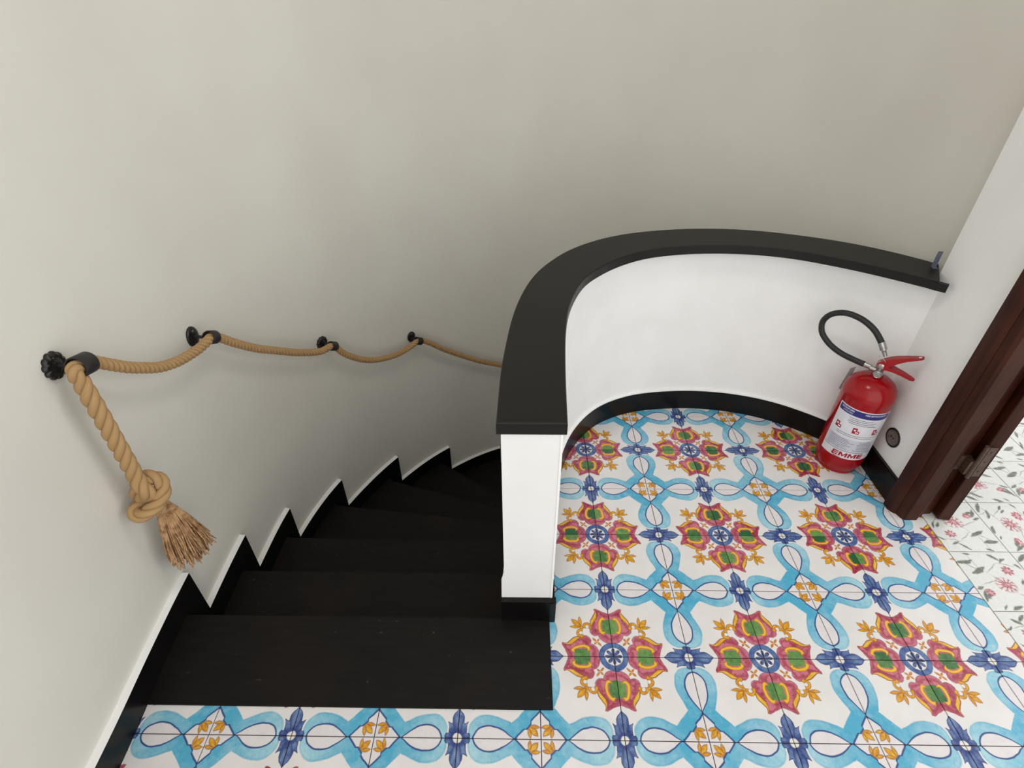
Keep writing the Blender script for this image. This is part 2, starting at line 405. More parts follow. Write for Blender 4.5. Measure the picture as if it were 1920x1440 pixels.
# ------------------------------------------------------------------ setting: stairwell wall
T = 0.2; H = 0.1826; SK = 0.09
V2 = lambda a, b: Vector((a, b))
WP = [(-1.08,-3.4),(-1.14,-2.0),(-1.172,-1.3),(-1.191,-1.064),(-1.205,-0.846),(-1.21,-0.55),(-1.190,-0.24),(-1.104,.067),(-.922,.407),(-.68,.681),(-.36,.88),(0.045,.96),(.45,.88),(.78,.64),(.98,.28),(1.06,-.19)]
skc = smooth_pts(resample(spline([V2(*p) for p in WP], 16), 0.02), 6)      # face of the skirting board
wf = offset(skc, 0.020); wb = offset(skc, 0.14)                            # wall face, wall back
mb = MB(); n = len(wf); z0, z1 = -2.3, 2.7
mb.add([(p.x, p.y, z0) for p in wf] + [(p.x, p.y, z1) for p in wf] + [(p.x, p.y, z0) for p in wb] + [(p.x, p.y, z1) for p in wb],
       [(i, i+1, n+i+1, n+i) for i in range(n-1)] + [(2*n+i+1, 2*n+i, 3*n+i, 3*n+i+1) for i in range(n-1)] +
       [(n+i, n+i+1, 3*n+i+1, 3*n+i) for i in range(n-1)] + [(i+1, i, 2*n+i, 2*n+i+1) for i in range(n-1)] + [(0, n, 3*n, 2*n), (n-1, 3*n-1, 4*n-1, 2*n-1)])
wall_left = struct(mb.build('wall_left', m_wall, smooth=40), 'curved white plaster wall of the stairwell')

# stepped skirting board along it
EDGE = [(-1.204,-.817),(-1.208,-.541),(-1.197,-.266),(-1.104,.067),(-.922,.407),(-.68,.681),(-.386,.885),(-.03,.96),(.36,.915)]
def nearest(P, xy):
    return min(range(len(P)), key=lambda i: (P[i]-V2(*xy)).length)
fine = resample(skc, 0.005); fineb = offset(fine, 0.0215)
idx = [0] + [nearest(fine, e) for e in EDGE]
mb = MB()
for k in range(len(idx)-1):
    a, b = idx[k], idx[k+1]; top = SK - k*H; bot = top - 2*H - 0.12
    ids = list(range(a, b, 4)) + [b]; nn = len(ids)
    vs = [(fine[i].x, fine[i].y, bot) for i in ids] + [(fine[i].x, fine[i].y, top-0.002) for i in ids] + [(fineb[i].x, fineb[i].y, top) for i in ids] + [(fineb[i].x, fineb[i].y, bot) for i in ids]
    mb.add(vs, [(i, i+1, nn+i+1, nn+i) for i in range(nn-1)] + [(0, nn, 2*nn, 3*nn), (nn-1, 4*nn-1, 3*nn-1, 2*nn-1)], 0)
    mb.add(vs, [(nn+i, nn+i+1, 2*nn+i+1, 2*nn+i) for i in range(nn-1)], 1)
struct(mb.build('baseboard_left', [m_black, m_white]), 'black stepped skirting with white top edge following the stairs')

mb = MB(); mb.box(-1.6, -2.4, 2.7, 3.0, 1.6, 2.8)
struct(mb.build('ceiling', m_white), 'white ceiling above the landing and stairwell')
# right wall pier, its skirting
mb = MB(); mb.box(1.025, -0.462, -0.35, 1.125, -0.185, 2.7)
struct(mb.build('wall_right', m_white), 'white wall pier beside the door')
mb = MB(); mb.box(1.0125, -0.468, 0.0, 1.027, -0.235, 0.094); mb.box(1.0145, -0.468, 0.094, 1.027, -0.235, 0.0965)
struct(mb.build('baseboard_right', m_black), 'short black skirting below the wall pier')

# ------------------------------------------------------------------ parapet curves
INNER = [(-.157,-.90),(-.150,-.723),(-.1375,-.538),(-.1165,-.39),(-.068,-.242),(-.014,-.163),(.0605,-.087),(.1635,-.020),(.285,.014),(.404,.024),(.505,.018),(.596,.000),(.690,-.036),(.822,-.115),(.92,-.190),(.985,-.245)]
OUTER = [(-.303,-.90),(-.301,-.804),(-.298,-.70),(-.286,-.554),(-.273,-.446),(-.251,-.333),(-.217,-.219),(-.172,-.128),(-.094,-.018),(.018,.075),(.1415,.134),(.2965,.169),(.430,.176),(.565,.161),(.71,.116),(.858,.046),(.978,-.045),(1.055,-.126)]
inn = smooth_pts(resample(spline([V2(*p) for p in INNER], 10), 0.012), 14)
out = smooth_pts(resample(spline([V2(*p) for p in OUTER], 10), 0.012), 14)
N = 130
def even(P, n):
    L = sum((b-a).length for a, b in zip(P[:-1], P[1:])); return resample(P, L/n)[:n+1]
inn = even(inn, N); out = even(out, N)
BASE = [(-.157,-.905),(-.150,-.72),(-.138,-.54),(-.114,-.37),(-.083,-.265),(-.054,-.198),(-.001,-.115),(.066,-.046),(.155,.006),(.249,.037),(.398,.055),(.536,.049),(.669,.020),(.783,-.030),(.895,-.110),(1.02,-.225)]
base = even(smooth_pts(resample(spline([V2(*p) for p in BASE], 10), 0.012), 14), N)

def wallstrip(I, O, za, zb, mi=0, mb=None, close=True):
    mb = mb or MB(); n = len(I)
    mb.add([(p.x, p.y, za) for p in I] + [(p.x, p.y, zb) for p in I] + [(p.x, p.y, za) for p in O] + [(p.x, p.y, zb) for p in O],
           [(i, i+1, n+i+1, n+i) for i in range(n-1)] + [(2*n+i+1, 2*n+i, 3*n+i, 3*n+i+1) for i in range(n-1)] +
           [(n+i, n+i+1, 3*n+i+1, 3*n+i) for i in range(n-1)] + [(i+1, i, 2*n+i, 2*n+i+1) for i in range(n-1)] + [(0, n, 3*n, 2*n), (n-1, 3*n-1, 4*n-1, 2*n-1)], mi)
    return mb

# ------------------------------------------------------------------ floors and tiles
def clip_poly(poly, a, b, c):
    """keep a*x + b*y <= c"""
    o = []
    for i in range(len(poly)):
        p, q = poly[i], poly[(i+1) % len(poly)]; dp = a*p[0]+b*p[1]-c; dq = a*q[0]+b*q[1]-c
        if dp <= 0: o.append(p)
        if dp*dq < 0:
            t = dp/(dp-dq); o.append((p[0]+(q[0]-p[0])*t, p[1]+(q[1]-p[1])*t))
    return o
def parea(P): return 0.5*sum(P[i][0]*P[(i+1) % len(P)][1]-P[(i+1) % len(P)][0]*P[i][1] for i in range(len(P)))

# convex landing outline: half planes along the parapet (5 cm into the wall)
arch = [p for p in offset(base, 0.05)]
HP = []
for i in range(40, N-2, 6):
    a, b = arch[i], arch[min(N, i+6)]; t = (b-a).normalized(); nx, ny = -t.y, t.x; HP.append((nx, ny, nx*a.x+ny*a.y))
YB = -1.1355; XB = -0.1685
def tile_mesh(name, poly, uvf, mat):
    """one glazed tile: softened rim, sides down to the grout bed"""
    cx = sum(p[0] for p in poly)/len(poly); cy = sum(p[1] for p in poly)/len(poly); n = len(poly)
    k = 1 - 0.0011/0.1
    rim = [(cx+(x-cx)*k, cy+(y-cy)*k) for x, y in poly]
    vs = [(x-cx, y-cy, -0.0045) for x, y in poly] + [(x-cx, y-cy, -0.0006) for x, y in poly] + [(x-cx, y-cy, 0.0) for x, y in rim]
    xy = list(poly) + list(poly) + rim
    fs = [(i, (i+1) % n, n+(i+1) % n, n+i) for i in range(n)] + [(n+i, n+(i+1) % n, 2*n+(i+1) % n, 2*n+i) for i in range(n)] + [tuple(range(2*n, 3*n))]
    me = bpy.data.meshes.new(name); me.from_pydata(vs, [], fs); me.materials.append(mat)
    lay = me.uv_layers.new(name='UVMap')
    for l in me.loops: lay.data[l.index].uv = uvf(*xy[l.vertex_index])
    me.update(); return me, (cx, cy)
slab = MB()
fl = [(-1.19, YB), (-1.17, -2.6), (1.0985, -2.6), (1.0985, -0.2)]
slab.prism([(XB, -2.6), (1.0985, -2.6), (1.0985, -0.15)] + [(arch[i].x, arch[i].y) for i in range(N-6, 30, -5)] + [(XB, -0.36)], -0.12, -0.003)
slab.prism([(-1.195, -2.6), (XB, -2.6), (XB, YB), (-1.195, YB)], -0.12, -0.003)
floor = struct(slab.build('floor', m_grout), 'landing floor of hand-painted majolica tiles')
G = 0.0011
for cx in range(-6, 6):
    for ry in range(-1, 12):
        xa, xb = cx*T+G, (cx+1)*T-G; yb, ya = -ry*T-G, -(ry+1)*T+G
        if cx == -1 and ry == 5:
            poly = [(xa, ya), (xb, ya), (xb, yb), (XB, yb), (XB, YB), (xa, YB)]
        else:
            poly = [(xa, ya), (xb, ya), (xb, yb), (xa, yb)]
            if cx <= -1:
                if ry <= 4: poly = clip_poly(poly, -1, 0, -XB) if cx == -1 else []
                elif ry == 5: poly = clip_poly(poly, 0, 1, YB)
        poly = clip_poly(poly, 1, 0, 1.0985) if poly else []
        poly = clip_poly(poly, -1, 0, 1.186) if poly else []
        if cx >= -1 and ry < 5:
            for a, b, c in HP:
                if poly: poly = clip_poly(poly, a, b, c)
        if len(poly) < 3 or abs(parea(poly)) < 2e-4: continue
        ca = cx if cx % 2 == 0 else cx+1; ra = ry if ry % 2 == 1 else ry+1
        me, (mx, my) = tile_mesh('tile', poly, lambda x, y: (abs(x/T-ca), abs(-y/T-ra)), m_floral)
        o = bpy.data.objects.new('tile', me); sc.collection.objects.link(o); o.location = (mx, my, 0); o.parent = floor
# next room
slab = MB(); slab.box(1.0985, -2.6, -0.12, 2.5, 0.75, -0.003)
floor2 = struct(slab.build('floor', m_grout2), 'floor of the next room in white tiles with pink sprigs')
xs = [1.1, 1.29, 1.484, 1.678, 1.872, 2.066, 2.26, 2.454]
for i in range(len(xs)-1):
    for ry in range(-4, 10):
        y1 = -0.046 - ry*0.2025; y0 = y1 - 0.2025; w0 = xs[i+1]-0.1935
        g = 0.0011; ro_ = (i*7 + ry*5) % 4
        def uvs_(x, y, r_=ro_):
            a_, b_ = (x-w0)/0.1935, (y-y0)/0.2025
            return ((a_, b_), (1-b_, a_), (a_, 1-b_), (1-a_, b_))[r_]
        me, (mx, my) = tile_mesh('tile', [(xs[i]+g, y0+g), (xs[i+1]-g, y0+g), (xs[i+1]-g, y1-g), (xs[i]+g, y1-g)], uvs_, m_sprig)
        o = bpy.data.objects.new('tile', me); sc.collection.objects.link(o); o.location = (mx, my, 0); o.parent = floor2

# ------------------------------------------------------------------ parapet
par = tag(empty('parapet', (-0.23, -0.9, 0)), 'low curved white parapet with wide black cap around the stairwell', 'parapet')
def child(mb, name, mat, par, **k):
    o = mb.build(name, mat, **k); o.parent = par; o.matrix_parent_inverse = Matrix.Translation(par.location).inverted(); return o
bi = offset(base, 0.012)
bo = [o_.lerp(i_, 0.07) for o_, i_ in zip(out, inn)]
ft = -0.888
bi = [p for p in bi]; bo = [p for p in bo]
bi[0] = V2(-0.163, ft); bo[0] = V2(-0.294, ft)
# lower and upper body: the pillar end leans in slightly and flares at its foot
mb = MB(); n = N+1
lv = [(-2.3, 0), (0.0, 0), (0.098, 0.004), (0.18, 0.0035), (0.21, 0.0), (0.705, 0.0)]
vs = []
for z, fx in lv:
    for k in range(n):
        vs.append((bi[k].x, bi[k].y, z))
    for k in range(n):
        f_ = max(0, 1-k/8); vs.append((bo[k].x - fx*2*f_, bo[k].y, z))
fs = []
for j in range(len(lv)-1):
    a, b = j*2*n, (j+1)*2*n
    fs += [(a+i, a+i+1, b+i+1, b+i) for i in range(n-1)] + [(a+n+i+1, a+n+i, b+n+i, b+n+i+1) for i in range(n-1)] + [(a, b, b+n, a+n), (a+n-1, a+2*n-1, b+2*n-1, b+n-1)]
t = (len(lv)-1)*2*n
fs += [(t+i, t+i+1, t+n+i+1, t+n+i) for i in range(n-1)]
mb.add(vs, fs)
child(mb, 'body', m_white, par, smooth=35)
# cap: flat top, small rounded arris
mb = MB(); n = N+1
prof = [(0.0, 0.703, 0.0), (0.0, 0.730, 0.0), (0.0, 0.7335, 0.004)]
ci, co_ = inn, out
def ring(z, ins):
    I = offset(ci, ins); O = offset(co_, -ins)
    return [(p.x, p.y, z) for p in I], [(p.x, p.y, z) for p in O]
vs = []
for ins, z in ((0, 0.7035), (0, 0.7315), (0.002, 0.7345)):
    a, b = ring(z, ins); 
    if ins:
        a[0] = (a[0][0], a[0][1]+0.002, z); b[0] = (b[0][0], b[0][1]+0.002, z)
    vs += a + b
fs = []
for j in range(2):
    a, b = j*2*n, (j+1)*2*n
    fs += [(a+i, a+i+1, b+i+1, b+i) for i in range(n-1)] + [(a+n+i+1, a+n+i, b+n+i, b+n+i+1) for i in range(n-1)] + [(a, b, b+n, a+n), (a+n-1, a+2*n-1, b+2*n-1, b+n-1)]
fs += [(4*n+i, 4*n+i+1, 5*n+i+1, 5*n+i) for i in range(n-1)] + [(i+1, i, n+i, n+i+1) for i in range(n-1)]
mb.add(vs, fs)
mb.prism([(.972,-.236),(.983,-.2465),(1.004,-.2635),(1.012,-.253),(.99,-.232)], 0.7035, 0.728)
child(mb, 'cap', m_cap, par, smooth=30)
# skirting: inner curve, pillar front
bb = offset(base, 0.014)
mb = wallstrip(base, bb, 0.0, 0.092)
mb.box(-0.303, -0.903, 0.0, -0.153, -0.886, 0.095)
child(mb, 'skirting', m_black, par, smooth=30)
mb = wallstrip(offset(base, 0.001)[5:], bb[5:], 0.092, 0.0945)
child(mb, 'skirting_edge', m_white, par, smooth=30)

# ------------------------------------------------------------------ staircase
st = tag(empty('staircase', (-0.75, -0.9, 0)), 'winding black wooden staircase going down beside the curved wall', 'staircase')
# nosing lines: wall end and inner end
NOSE = [((-1.20,-.897),(-.19,-.897)), ((-1.22,-.625),(-.20,-.628)), ((-1.215,-.345),(-.20,-.362)), ((-1.12,-.018),(-.16,-.135)), ((-.945,.313),(-.14,.065)), ((-.72,.626),(-.02,.135)), ((-.40,.862),(.12,.18)), ((-.03,.94),(.28,.21)), ((.36,.90),(.42,.22)), ((.70,.70),(.55,.21))]
def shift(a, b, d):
    t = (V2(*b)-V2(*a)).normalized(); nrm = V2(-t.y, t.x); return (V2(*a)+nrm*d, V2(*b)+nrm*d)
for k in range(len(NOSE)-1):
    z = -k*H + (0.004 if k == 0 else 0)
    f0 = NOSE[k]; zt = z
    if k == 0:
        mb = MB(); mb.prism([(-1.19, YB), (XB-0.0005, YB), (XB-0.0005, -.897), (-1.205, -.897)], z-0.03, z)
        child(mb, 'tread', m_tread, st)
    else:
        ba = shift(*NOSE[k-1], -0.035)
        wi = [p for p in skc if True]
        ia = nearest(skc, tuple(ba[0])); ib = nearest(skc, f0[0])
        outerp = [skc[i] + (skc[i]-V2(0.0, -0.2)).normalized()*0.008 for i in range(ia, ib+1)]
        poly = [tuple(ba[1])] + [tuple(ba[0])] + [tuple(p) for p in outerp] + [f0[0], f0[1]]
        # order: inner back, wall back, along the wall, wall nosing, inner nosing
        mb = MB(); mb.prism(poly, z-0.032, z); child(mb, 'tread', m_tread, st)
    # riser under this nosing down to the next tread
    ra = shift(*f0, -0.022); rb = shift(*f0, -0.042)
    mb = MB(); mb.prism([tuple(ra[0]), tuple(ra[1]), tuple(rb[1]), tuple(rb[0])], z-H-0.01, z-0.03); child(mb, 'riser', m_tread, st)

# ------------------------------------------------------------------ door frame and door
jam = [(1.000,-.458),(0.999,-.478),(1.003,-.492),(1.010,-.500),(1.0135,-.503),(1.0155,-.5015),(1.0175,-.506),(1.023,-.522),(1.032,-.530),(1.070,-.531),(1.076,-.527),(1.080,-.519),(1.094,-.517),(1.097,-.505),(1.134,-.502),(1.134,-.458)]
mb = MB(); mb.prism(jam, 0.0, 2.15)
struct(mb.build('trim_1', m_door, smooth=25), 'dark brown moulded door frame beside the wall pier')
dr = struct(empty('door_1', (1.14, -0.525, 0)), 'dark brown door folded back behind its frame')
mb = MB()
lf = [(1.137,-.528),(1.139,-.531),(1.172,-.536),(1.175,-.533),(1.21,.22),(1.172,.224)]
mb.prism(lf, 0.008, 2.1); child(mb, 'leaf', m_door, dr)
mb = MB()
mb.box(1.141, -0.5365, 0.215, 1.165, -0.528, 0.335); mb.tube([(1.131, -0.535, 0.21), (1.131, -0.535, 0.34)], 0.0065, 10)
mb.box(1.098, -0.5115, 0.222, 1.1315, -0.5, 0.278); mb.box(1.114, -0.534, 0.222, 1.1315, -0.508, 0.275)
for zz in (0.235, 0.275, 0.315): mb.lathe([(0.004, 0), (0.004, 0.0012), (0.002, 0.002)], 10, Matrix.Translation((1.154, -0.5365, zz)) @ Matrix.Rotation(PI/2, 4, 'X'))
child(mb, 'hinge', m_hinge, dr, smooth=30)

# ------------------------------------------------------------------ rope brackets
BR = [((-1.221,-.825,.816), 0, 0.029, .0195), ((-1.2215,-.383,.614), 1, 0.030, .0165), ((-1.077,.165,.249), 0, 0.027, .0155), ((-.797,.589,.02), 1, 0.027, .0155)]
def normal_in(xy):
    i = nearest(skc, xy); t = (skc[min(i+2, len(skc)-1)] - skc[max(i-2, 0)]).normalized(); return Vector((t.y, -t.x, 0)), Vector((t.x, t.y, 0)), skc[i]
RC = []
LB = ['black iron rope bracket with scalloped rosette where the rope end hangs', 'black iron rope bracket with plain oval plate, nearest the hanging end', 'small black iron rope bracket with scalloped rosette midway down the stairs', 'small black iron rope bracket with plain oval plate, farthest down the stairs']
DIRZ = [-0.25, -0.55, -0.62, -0.60]
for (pos, kind, rr, rope_r), lb, dz in zip(BR, LB, DIRZ):
    nrm, tan, near = normal_in(pos[:2]); wp = Vector((near.x, near.y, pos[2])) - nrm*0.0195
    e_ = tag(empty('rope_bracket', wp), lb, 'bracket', 'black brackets holding the rope handrail')
    zax = nrm; xax = tan; yax = Vector((0, 0, 1)); Mx = Matrix((xax, yax, zax)).transposed().to_4x4()
    mb = MB()
    if kind == 0:
        mb.lathe([(rr, 0), (rr, 0.004), (rr*.93, 0.008), (rr*.72, 0.0105), (rr*.62, 0.009), (rr*.42, 0.011), (rr*.3, 0.0135), (rr*.1, 0.0145)], 72, Mx, rad=lambda a: 0.90 + 0.16*abs(math.cos(5.5*a))**0.55)
        mb.build('rosette', m_iron, e_, smooth=50)
    else:
        sc_ = Matrix.Diagonal((0.86, 1.06, 1, 1))
        mb.lathe([(rr, 0), (rr, 0.003), (rr*.94, 0.0055), (rr*.8, 0.0075), (rr*.5, 0.009), (rr*.1, 0.0095)], 40, Mx @ sc_)
        mb.build('backplate', m_iron, e_, smooth=50)
    mb = MB(); mb.lathe([(0.0042, 0), (0.0042, 0.0012), (0.0018, 0.002)], 12, Mx @ Matrix.Translation((0, rr*.62, 0.0075)))
    mb.build('screw', m_chrome, e_, smooth=40)
    cz = 0.060; rdir = (tan + Vector((0, 0, dz))).normalized()
    RC.append((wp + nrm*cz, rdir, rope_r))
    mb = MB(); mb.tube([nrm*0.008, nrm*0.02, nrm*0.032, nrm*(cz-rope_r)], [0.0075, 0.0052, 0.005, 0.0065], 12)
    mb.build('stem', m_iron, e_, smooth=50)
    # sleeve: short open tube around the rope
    L = 0.019 if rope_r > .018 else 0.0155
    c_ = nrm*cz; a_ = rdir; b1 = nrm; b2 = a_.cross(b1).normalized(); b1 = b2.cross(a_)
    S = Matrix((b1, b2, a_)).transposed().to_4x4(); S.translation = c_
    mb = MB(); ro = rope_r + 0.004; ri = rope_r + 0.0012
    mb.lathe([(ri, -L), (ro-.0005, -L), (ro, -L+.0008), (ro, L-.0008), (ro-.0005, L), (ri, L), (ri, -L)], 32, S, cap=False)
    mb.build('sleeve', m_tape, e_, smooth=40)

# ------------------------------------------------------------------ rope
rope = tag(empty('rope_handrail', (-1.165, -0.845, 0.2)), 'twisted tan rope handrail sagging between brackets with knotted tassel end', 'rope')
c0, c1, c2, c3 = [r[0] for r in RC]
def ringpts(i, L=0.022): c, d, _ = RC[i]; return [c - d*L, c, c + d*L]
hx = -1.163
KN = Vector((hx, -0.850, 0.452))
ex = Vector((0.62, 0.785, 0)).normalized()          # image right at the left wall, roughly
ex = Vector((0.45, 0.89, 0)).normalized(); ez = Vector((0, 0, 1)); ef = Vector((0.89, -0.45, 0)).normalized()
def kp(x, z, f): return KN + ex*x + ez*z + ef*f
knot = [kp(.020,-.062,0), kp(.018,-.050,-.002), kp(.012,-.034,-.010), kp(-.004,-.012,-.022), kp(.000,.020,-.022), kp(.020,.040,-.010),
        kp(.036,.032,.010), kp(.034,.008,.022), kp(.010,-.014,.028), kp(-.020,-.030,.018), kp(-.036,-.036,.000), kp(-.030,-.030,-.018), kp(-.006,-.024,-.020), kp(.006,-.010,-.004), kp(.003,.010,.012), kp(-.002,.034,.012)]
hang = [Vector((hx,-.848,.51)), Vector((hx,-.846,.56)), Vector((hx,-.845,.63)), Vector((hx,-.844,.70)), Vector((hx-.001,-.843,.765)), Vector((hx-.002,-.841,.790))]
r0 = ringpts(0)
span1 = [(-1.168,-.748,.768),(-1.169,-.709,.734),(-1.17,-.665,.702),(-1.171,-.615,.669),(-1.17,-.555,.643),(-1.169,-.485,.624),(-1.167,-.425,.615)]
span2 = [(-1.163,-.340,.584),(-1.157,-.293,.538),(-1.144,-.209,.464),(-1.123,-.117,.394),(-1.095,-.022,.324),(-1.056,.077,.264)]
span3 = [(-1.006,.182,.188),(-.986,.222,.142),(-.959,.271,.095),(-.929,.323,.057),(-.885,.39,.025),(-.836,.457,.008),(-.790,.512,.013)]
span4 = [(-.720,.590,-.014),(-.66,.646,-.089),(-.586,.705,-.164),(-.479,.777,-.255),(-.363,.836,-.324),(-.22,.872,-.385),(-.08,.888,-.435),(.06,.888,-.48),(.2,.87,-.53)]
path = knot + hang + [r0[0] + Vector((0, -0.006, 0.0)), r0[1], r0[2]] + [Vector(p) for p in span1] + [c1] + [Vector(p) for p in span2] + [c2] + [Vector(p) for p in span3] + [c3] + [Vector(p) for p in span4]
P = smooth_pts(resample(spline(path, 14), 0.003), 8)
L = [0.0]
for a, b in zip(P[:-1], P[1:]): L.append(L[-1]+(b-a).length)
iring = min(range(len(P)), key=lambda i: (P[i]-c0).length); s_ring = L[iring]
fr = frames(P)
def sstep(x, a, b): t = max(0, min(1, (x-a)/(b-a))); return t*t*(3-2*t)
ph = [0.0]; rad = []
for i in range(len(P)):
    t = sstep(L[i], s_ring-0.10, s_ring+0.02)
    pitch = 0.096*(1-t) + 0.052*t
    rad.append(0.0182*(1-t) + 0.0140*t)
    if i: ph.append(ph[-1] + 2*PI*(L[i]-L[i-1])/pitch)
for st_i in range(3):
    vs = []; nseg = 12; uvs = []
    Q = []
    for i in range(len(P)):
        a, b = fr[i]; th = ph[i] + 2*PI*st_i/3; rho = rad[i]*(0.535 + 0.03*sstep(L[i], s_ring-0.10, s_ring+0.02))
        Q.append((P[i] + (a*math.cos(th) + b*math.sin(th))*rho, a*math.cos(th)+b*math.sin(th)))
    for i in range(len(P)):
        tg = (Q[min(i+1, len(P)-1)][0] - Q[max(0, i-1)][0]).normalized()
        e1 = (Q[i][1] - tg*Q[i][1].dot(tg)).normalized(); e2 = tg.cross(e1); rs = rad[i]*(0.505 - 0.02*sstep(L[i], s_ring-0.10, s_ring+0.02))
        for k in range(nseg):
            t = 2*PI*k/nseg; vs.append(Q[i][0] + e1*math.cos(t)*rs*0.96 + e2*math.sin(t)*rs*1.05); uvs.append((L[i]*12, k/nseg))
    fs = [(j*nseg+i, j*nseg+(i+1) % nseg, (j+1)*nseg+(i+1) % nseg, (j+1)*nseg+i) for j in range(len(P)-1) for i in range(nseg)]
    mb = MB(); mb.add(vs, fs)
    o = child(mb, 'strand', m_rope, rope, smooth=60)
    lay = o.data.uv_layers.new(name='UVMap')
    for lp in o.data.loops:
        uu = uvs[lp.vertex_index]; lay.data[lp.index].uv = uu
# frayed tassel: several hundred loose yarns
mb = MB(); root = KN + ex*.022 + ez*(-.055); rg = random.Random(9)
for i in range(270):
    a = rg.uniform(0, 2*PI); r = math.sqrt(rg.random()); ln = rg.uniform(.190, .242)*(1-0.12*r)
    o0 = Vector((math.cos(a), math.sin(a), 0))*r*0.013; o1 = (ex*math.cos(a)*0.060 + ef*math.sin(a)*0.040)*r + ex*0.006
    pts = []; wv = rg.uniform(0, 6.28); am = rg.uniform(.0015, .0085)
    wd = Vector((rg.uniform(-1, 1), rg.uniform(-1, 1), 0)); rgf = rg.uniform(6, 13)
    for k in range(9):
        t = k/8; q_ = root + o0*(1-t) + o1*(t**0.75) + Vector((0, 0, -ln*t)) + wd*math.sin(wv+t*rgf)*am*t
        q_ += (Vector((rg.uniform(-1, 1), rg.uniform(-1, 1), rg.uniform(-1, 1)))*0.0012)*t
        xw = -1.217
        if q_.x < xw: q_.x = xw + rg.random()*.002
        pts.append(q_)
    if rg.random() < .25: pts[-1] += Vector((rg.uniform(-1, 1), rg.uniform(-1, 1), rg.uniform(0, 1)))*.008
    mb.tube(pts, [0.0021]*8 + [0.0015], 5)
tas = child(mb, 'tassel', m_fray, rope, smooth=80); tas['kind'] = 'stuff'

# ------------------------------------------------------------------ fire extinguisher
EX = Vector((0.931, -0.252, 0)); ext = tag(empty('fire_extinguisher', EX), 'red fire extinguisher with black hose standing in the corner', 'extinguisher')
tocam = Vector((-0.619, -0.785, 0)); rt = Vector((0.785, -0.619, 0))
RB = 0.080
def part(mb, name, mat, par=ext, **k): return mb.build(name, mat, par, **k)
mb = MB(); mb.lathe([(0.060, 0.012), (0.066, 0.004), (0.068, 0.010), (0.0745, 0.026), (0.079, 0.040), (RB, 0.052), (RB, 0.318), (0.0808, 0.322), (RB, 0.326), (0.079, 0.338), (0.074, 0.354), (0.064, 0.370), (0.048, 0.383), (0.030, 0.390), (0.019, 0.393), (0.019, 0.399)], 56)
part(mb, 'cylinder', m_red, smooth=40)
mb = MB()
for i in range(20):
    a0, a1 = 2*PI*i/20, 2*PI*(i+0.62)/20
    mb.tube([(0.063*math.cos(a0+(a1-a0)*k/4), 0.063*math.sin(a0+(a1-a0)*k/4), 0.0045) for k in range(5)], 0.0045, 6)
mb.lathe([(0.067, 0.004), (0.069, 0.004), (0.069, 0.011), (0.067, 0.011), (0.067, 0.004)], 40, cap=False)
part(mb, 'foot_ring', m_red, smooth=40)
# valve body
mb = MB(); mb.lathe([(0.016, 0.392), (0.016, 0.404), (0.0125, 0.406), (0.0125, 0.425), (0.015, 0.428), (0.015, 0.444), (0.010, 0.450)], 20)
mb.tube([Vector((0, 0, 0.414)), Vector((0, 0, 0.414)) - rt*0.028], 0.0085, 12)
va = part(mb, 'valve', m_chrome, smooth=40)
S = Matrix((rt, Vector((0, 0, 1)), tocam)).transposed().to_4x4(); S.translation = tocam*0.012 + Vector((0, 0, 0.408))
mb = MB(); mb.lathe([(0.0125, 0), (0.0125, 0.009), (0.011, 0.0105), (0.0095, 0.009), (0.002, 0.009)], 24, S)
part(mb, 'gauge', m_chrome, va, smooth=40)
# levers: swept channel sections
def lever(pts, wd, hh, name, slot=False):
    mb = MB(); Pn = [Vector(p) for p in pts]; n = len(Pn); vs = []
    side = tocam
    for i, p in enumerate(Pn):
        t = (Pn[min(i+1, n-1)]-Pn[max(0, i-1)]).normalized(); up = side.cross(t).normalized()
        if up.z < 0: up = -up
        W = wd[i]; h_ = hh[i]
        vs += [p+side*W+up*0.0022, p-side*W+up*0.0022, p-side*W-up*h_, p-side*(W-.002)-up*h_, p-side*(W-.002)-up*0.0, p+side*(W-.002)-up*0.0, p+side*(W-.002)-up*h_, p+side*W-up*h_]
    fs = [(j*8+i, j*8+(i+1) % 8, (j+1)*8+(i+1) % 8, (j+1)*8+i) for j in range(n-1) for i in range(8)]
    fs += [tuple(range(8)), tuple((n-1)*8+i for i in reversed(range(8)))]
    mb.add(vs, fs); return part(mb, name, m_redp, smooth=35)
def lp(x, z): return rt*x + Vector((0, 0, z))
lv_ = lever([lp(-.014,.440), lp(-.002,.453), lp(.014,.466), lp(.030,.476), lp(.055,.4875), lp(.080,.4975), lp(.090,.5015), lp(.094,.5030)], [.012,.0135,.0135,.013,.0115,.010,.0085,.005], [.018,.022,.022,.016,.009,.006,.004,.003], 'squeeze_lever')
mb = MB(); mb.tube([lp(.081,.4995)+tocam*.0035+Vector((0,0,.0016)), lp(.088,.5025)+tocam*.0035+Vector((0,0,.0016))], 0.0022, 8); part(mb, 'slot', m_paper, lv_)
lever([lp(-.006,.432), lp(.014,.440), lp(.035,.438), lp(.060,.432), lp(.088,.423), lp(.098,.4195)], [.012,.013,.012,.0105,.0085,.005], [.010,.012,.010,.008,.006,.003], 'carry_handle')
# safety pin
mb = MB(); mb.tube([lp(.006,.458)+tocam*.016, lp(-.002,.466)+tocam*.017, lp(-.014,.471)+tocam*.017, lp(-.020,.474)+tocam*.016], 0.0011, 6); part(mb, 'safety_pin', m_chrome, va)
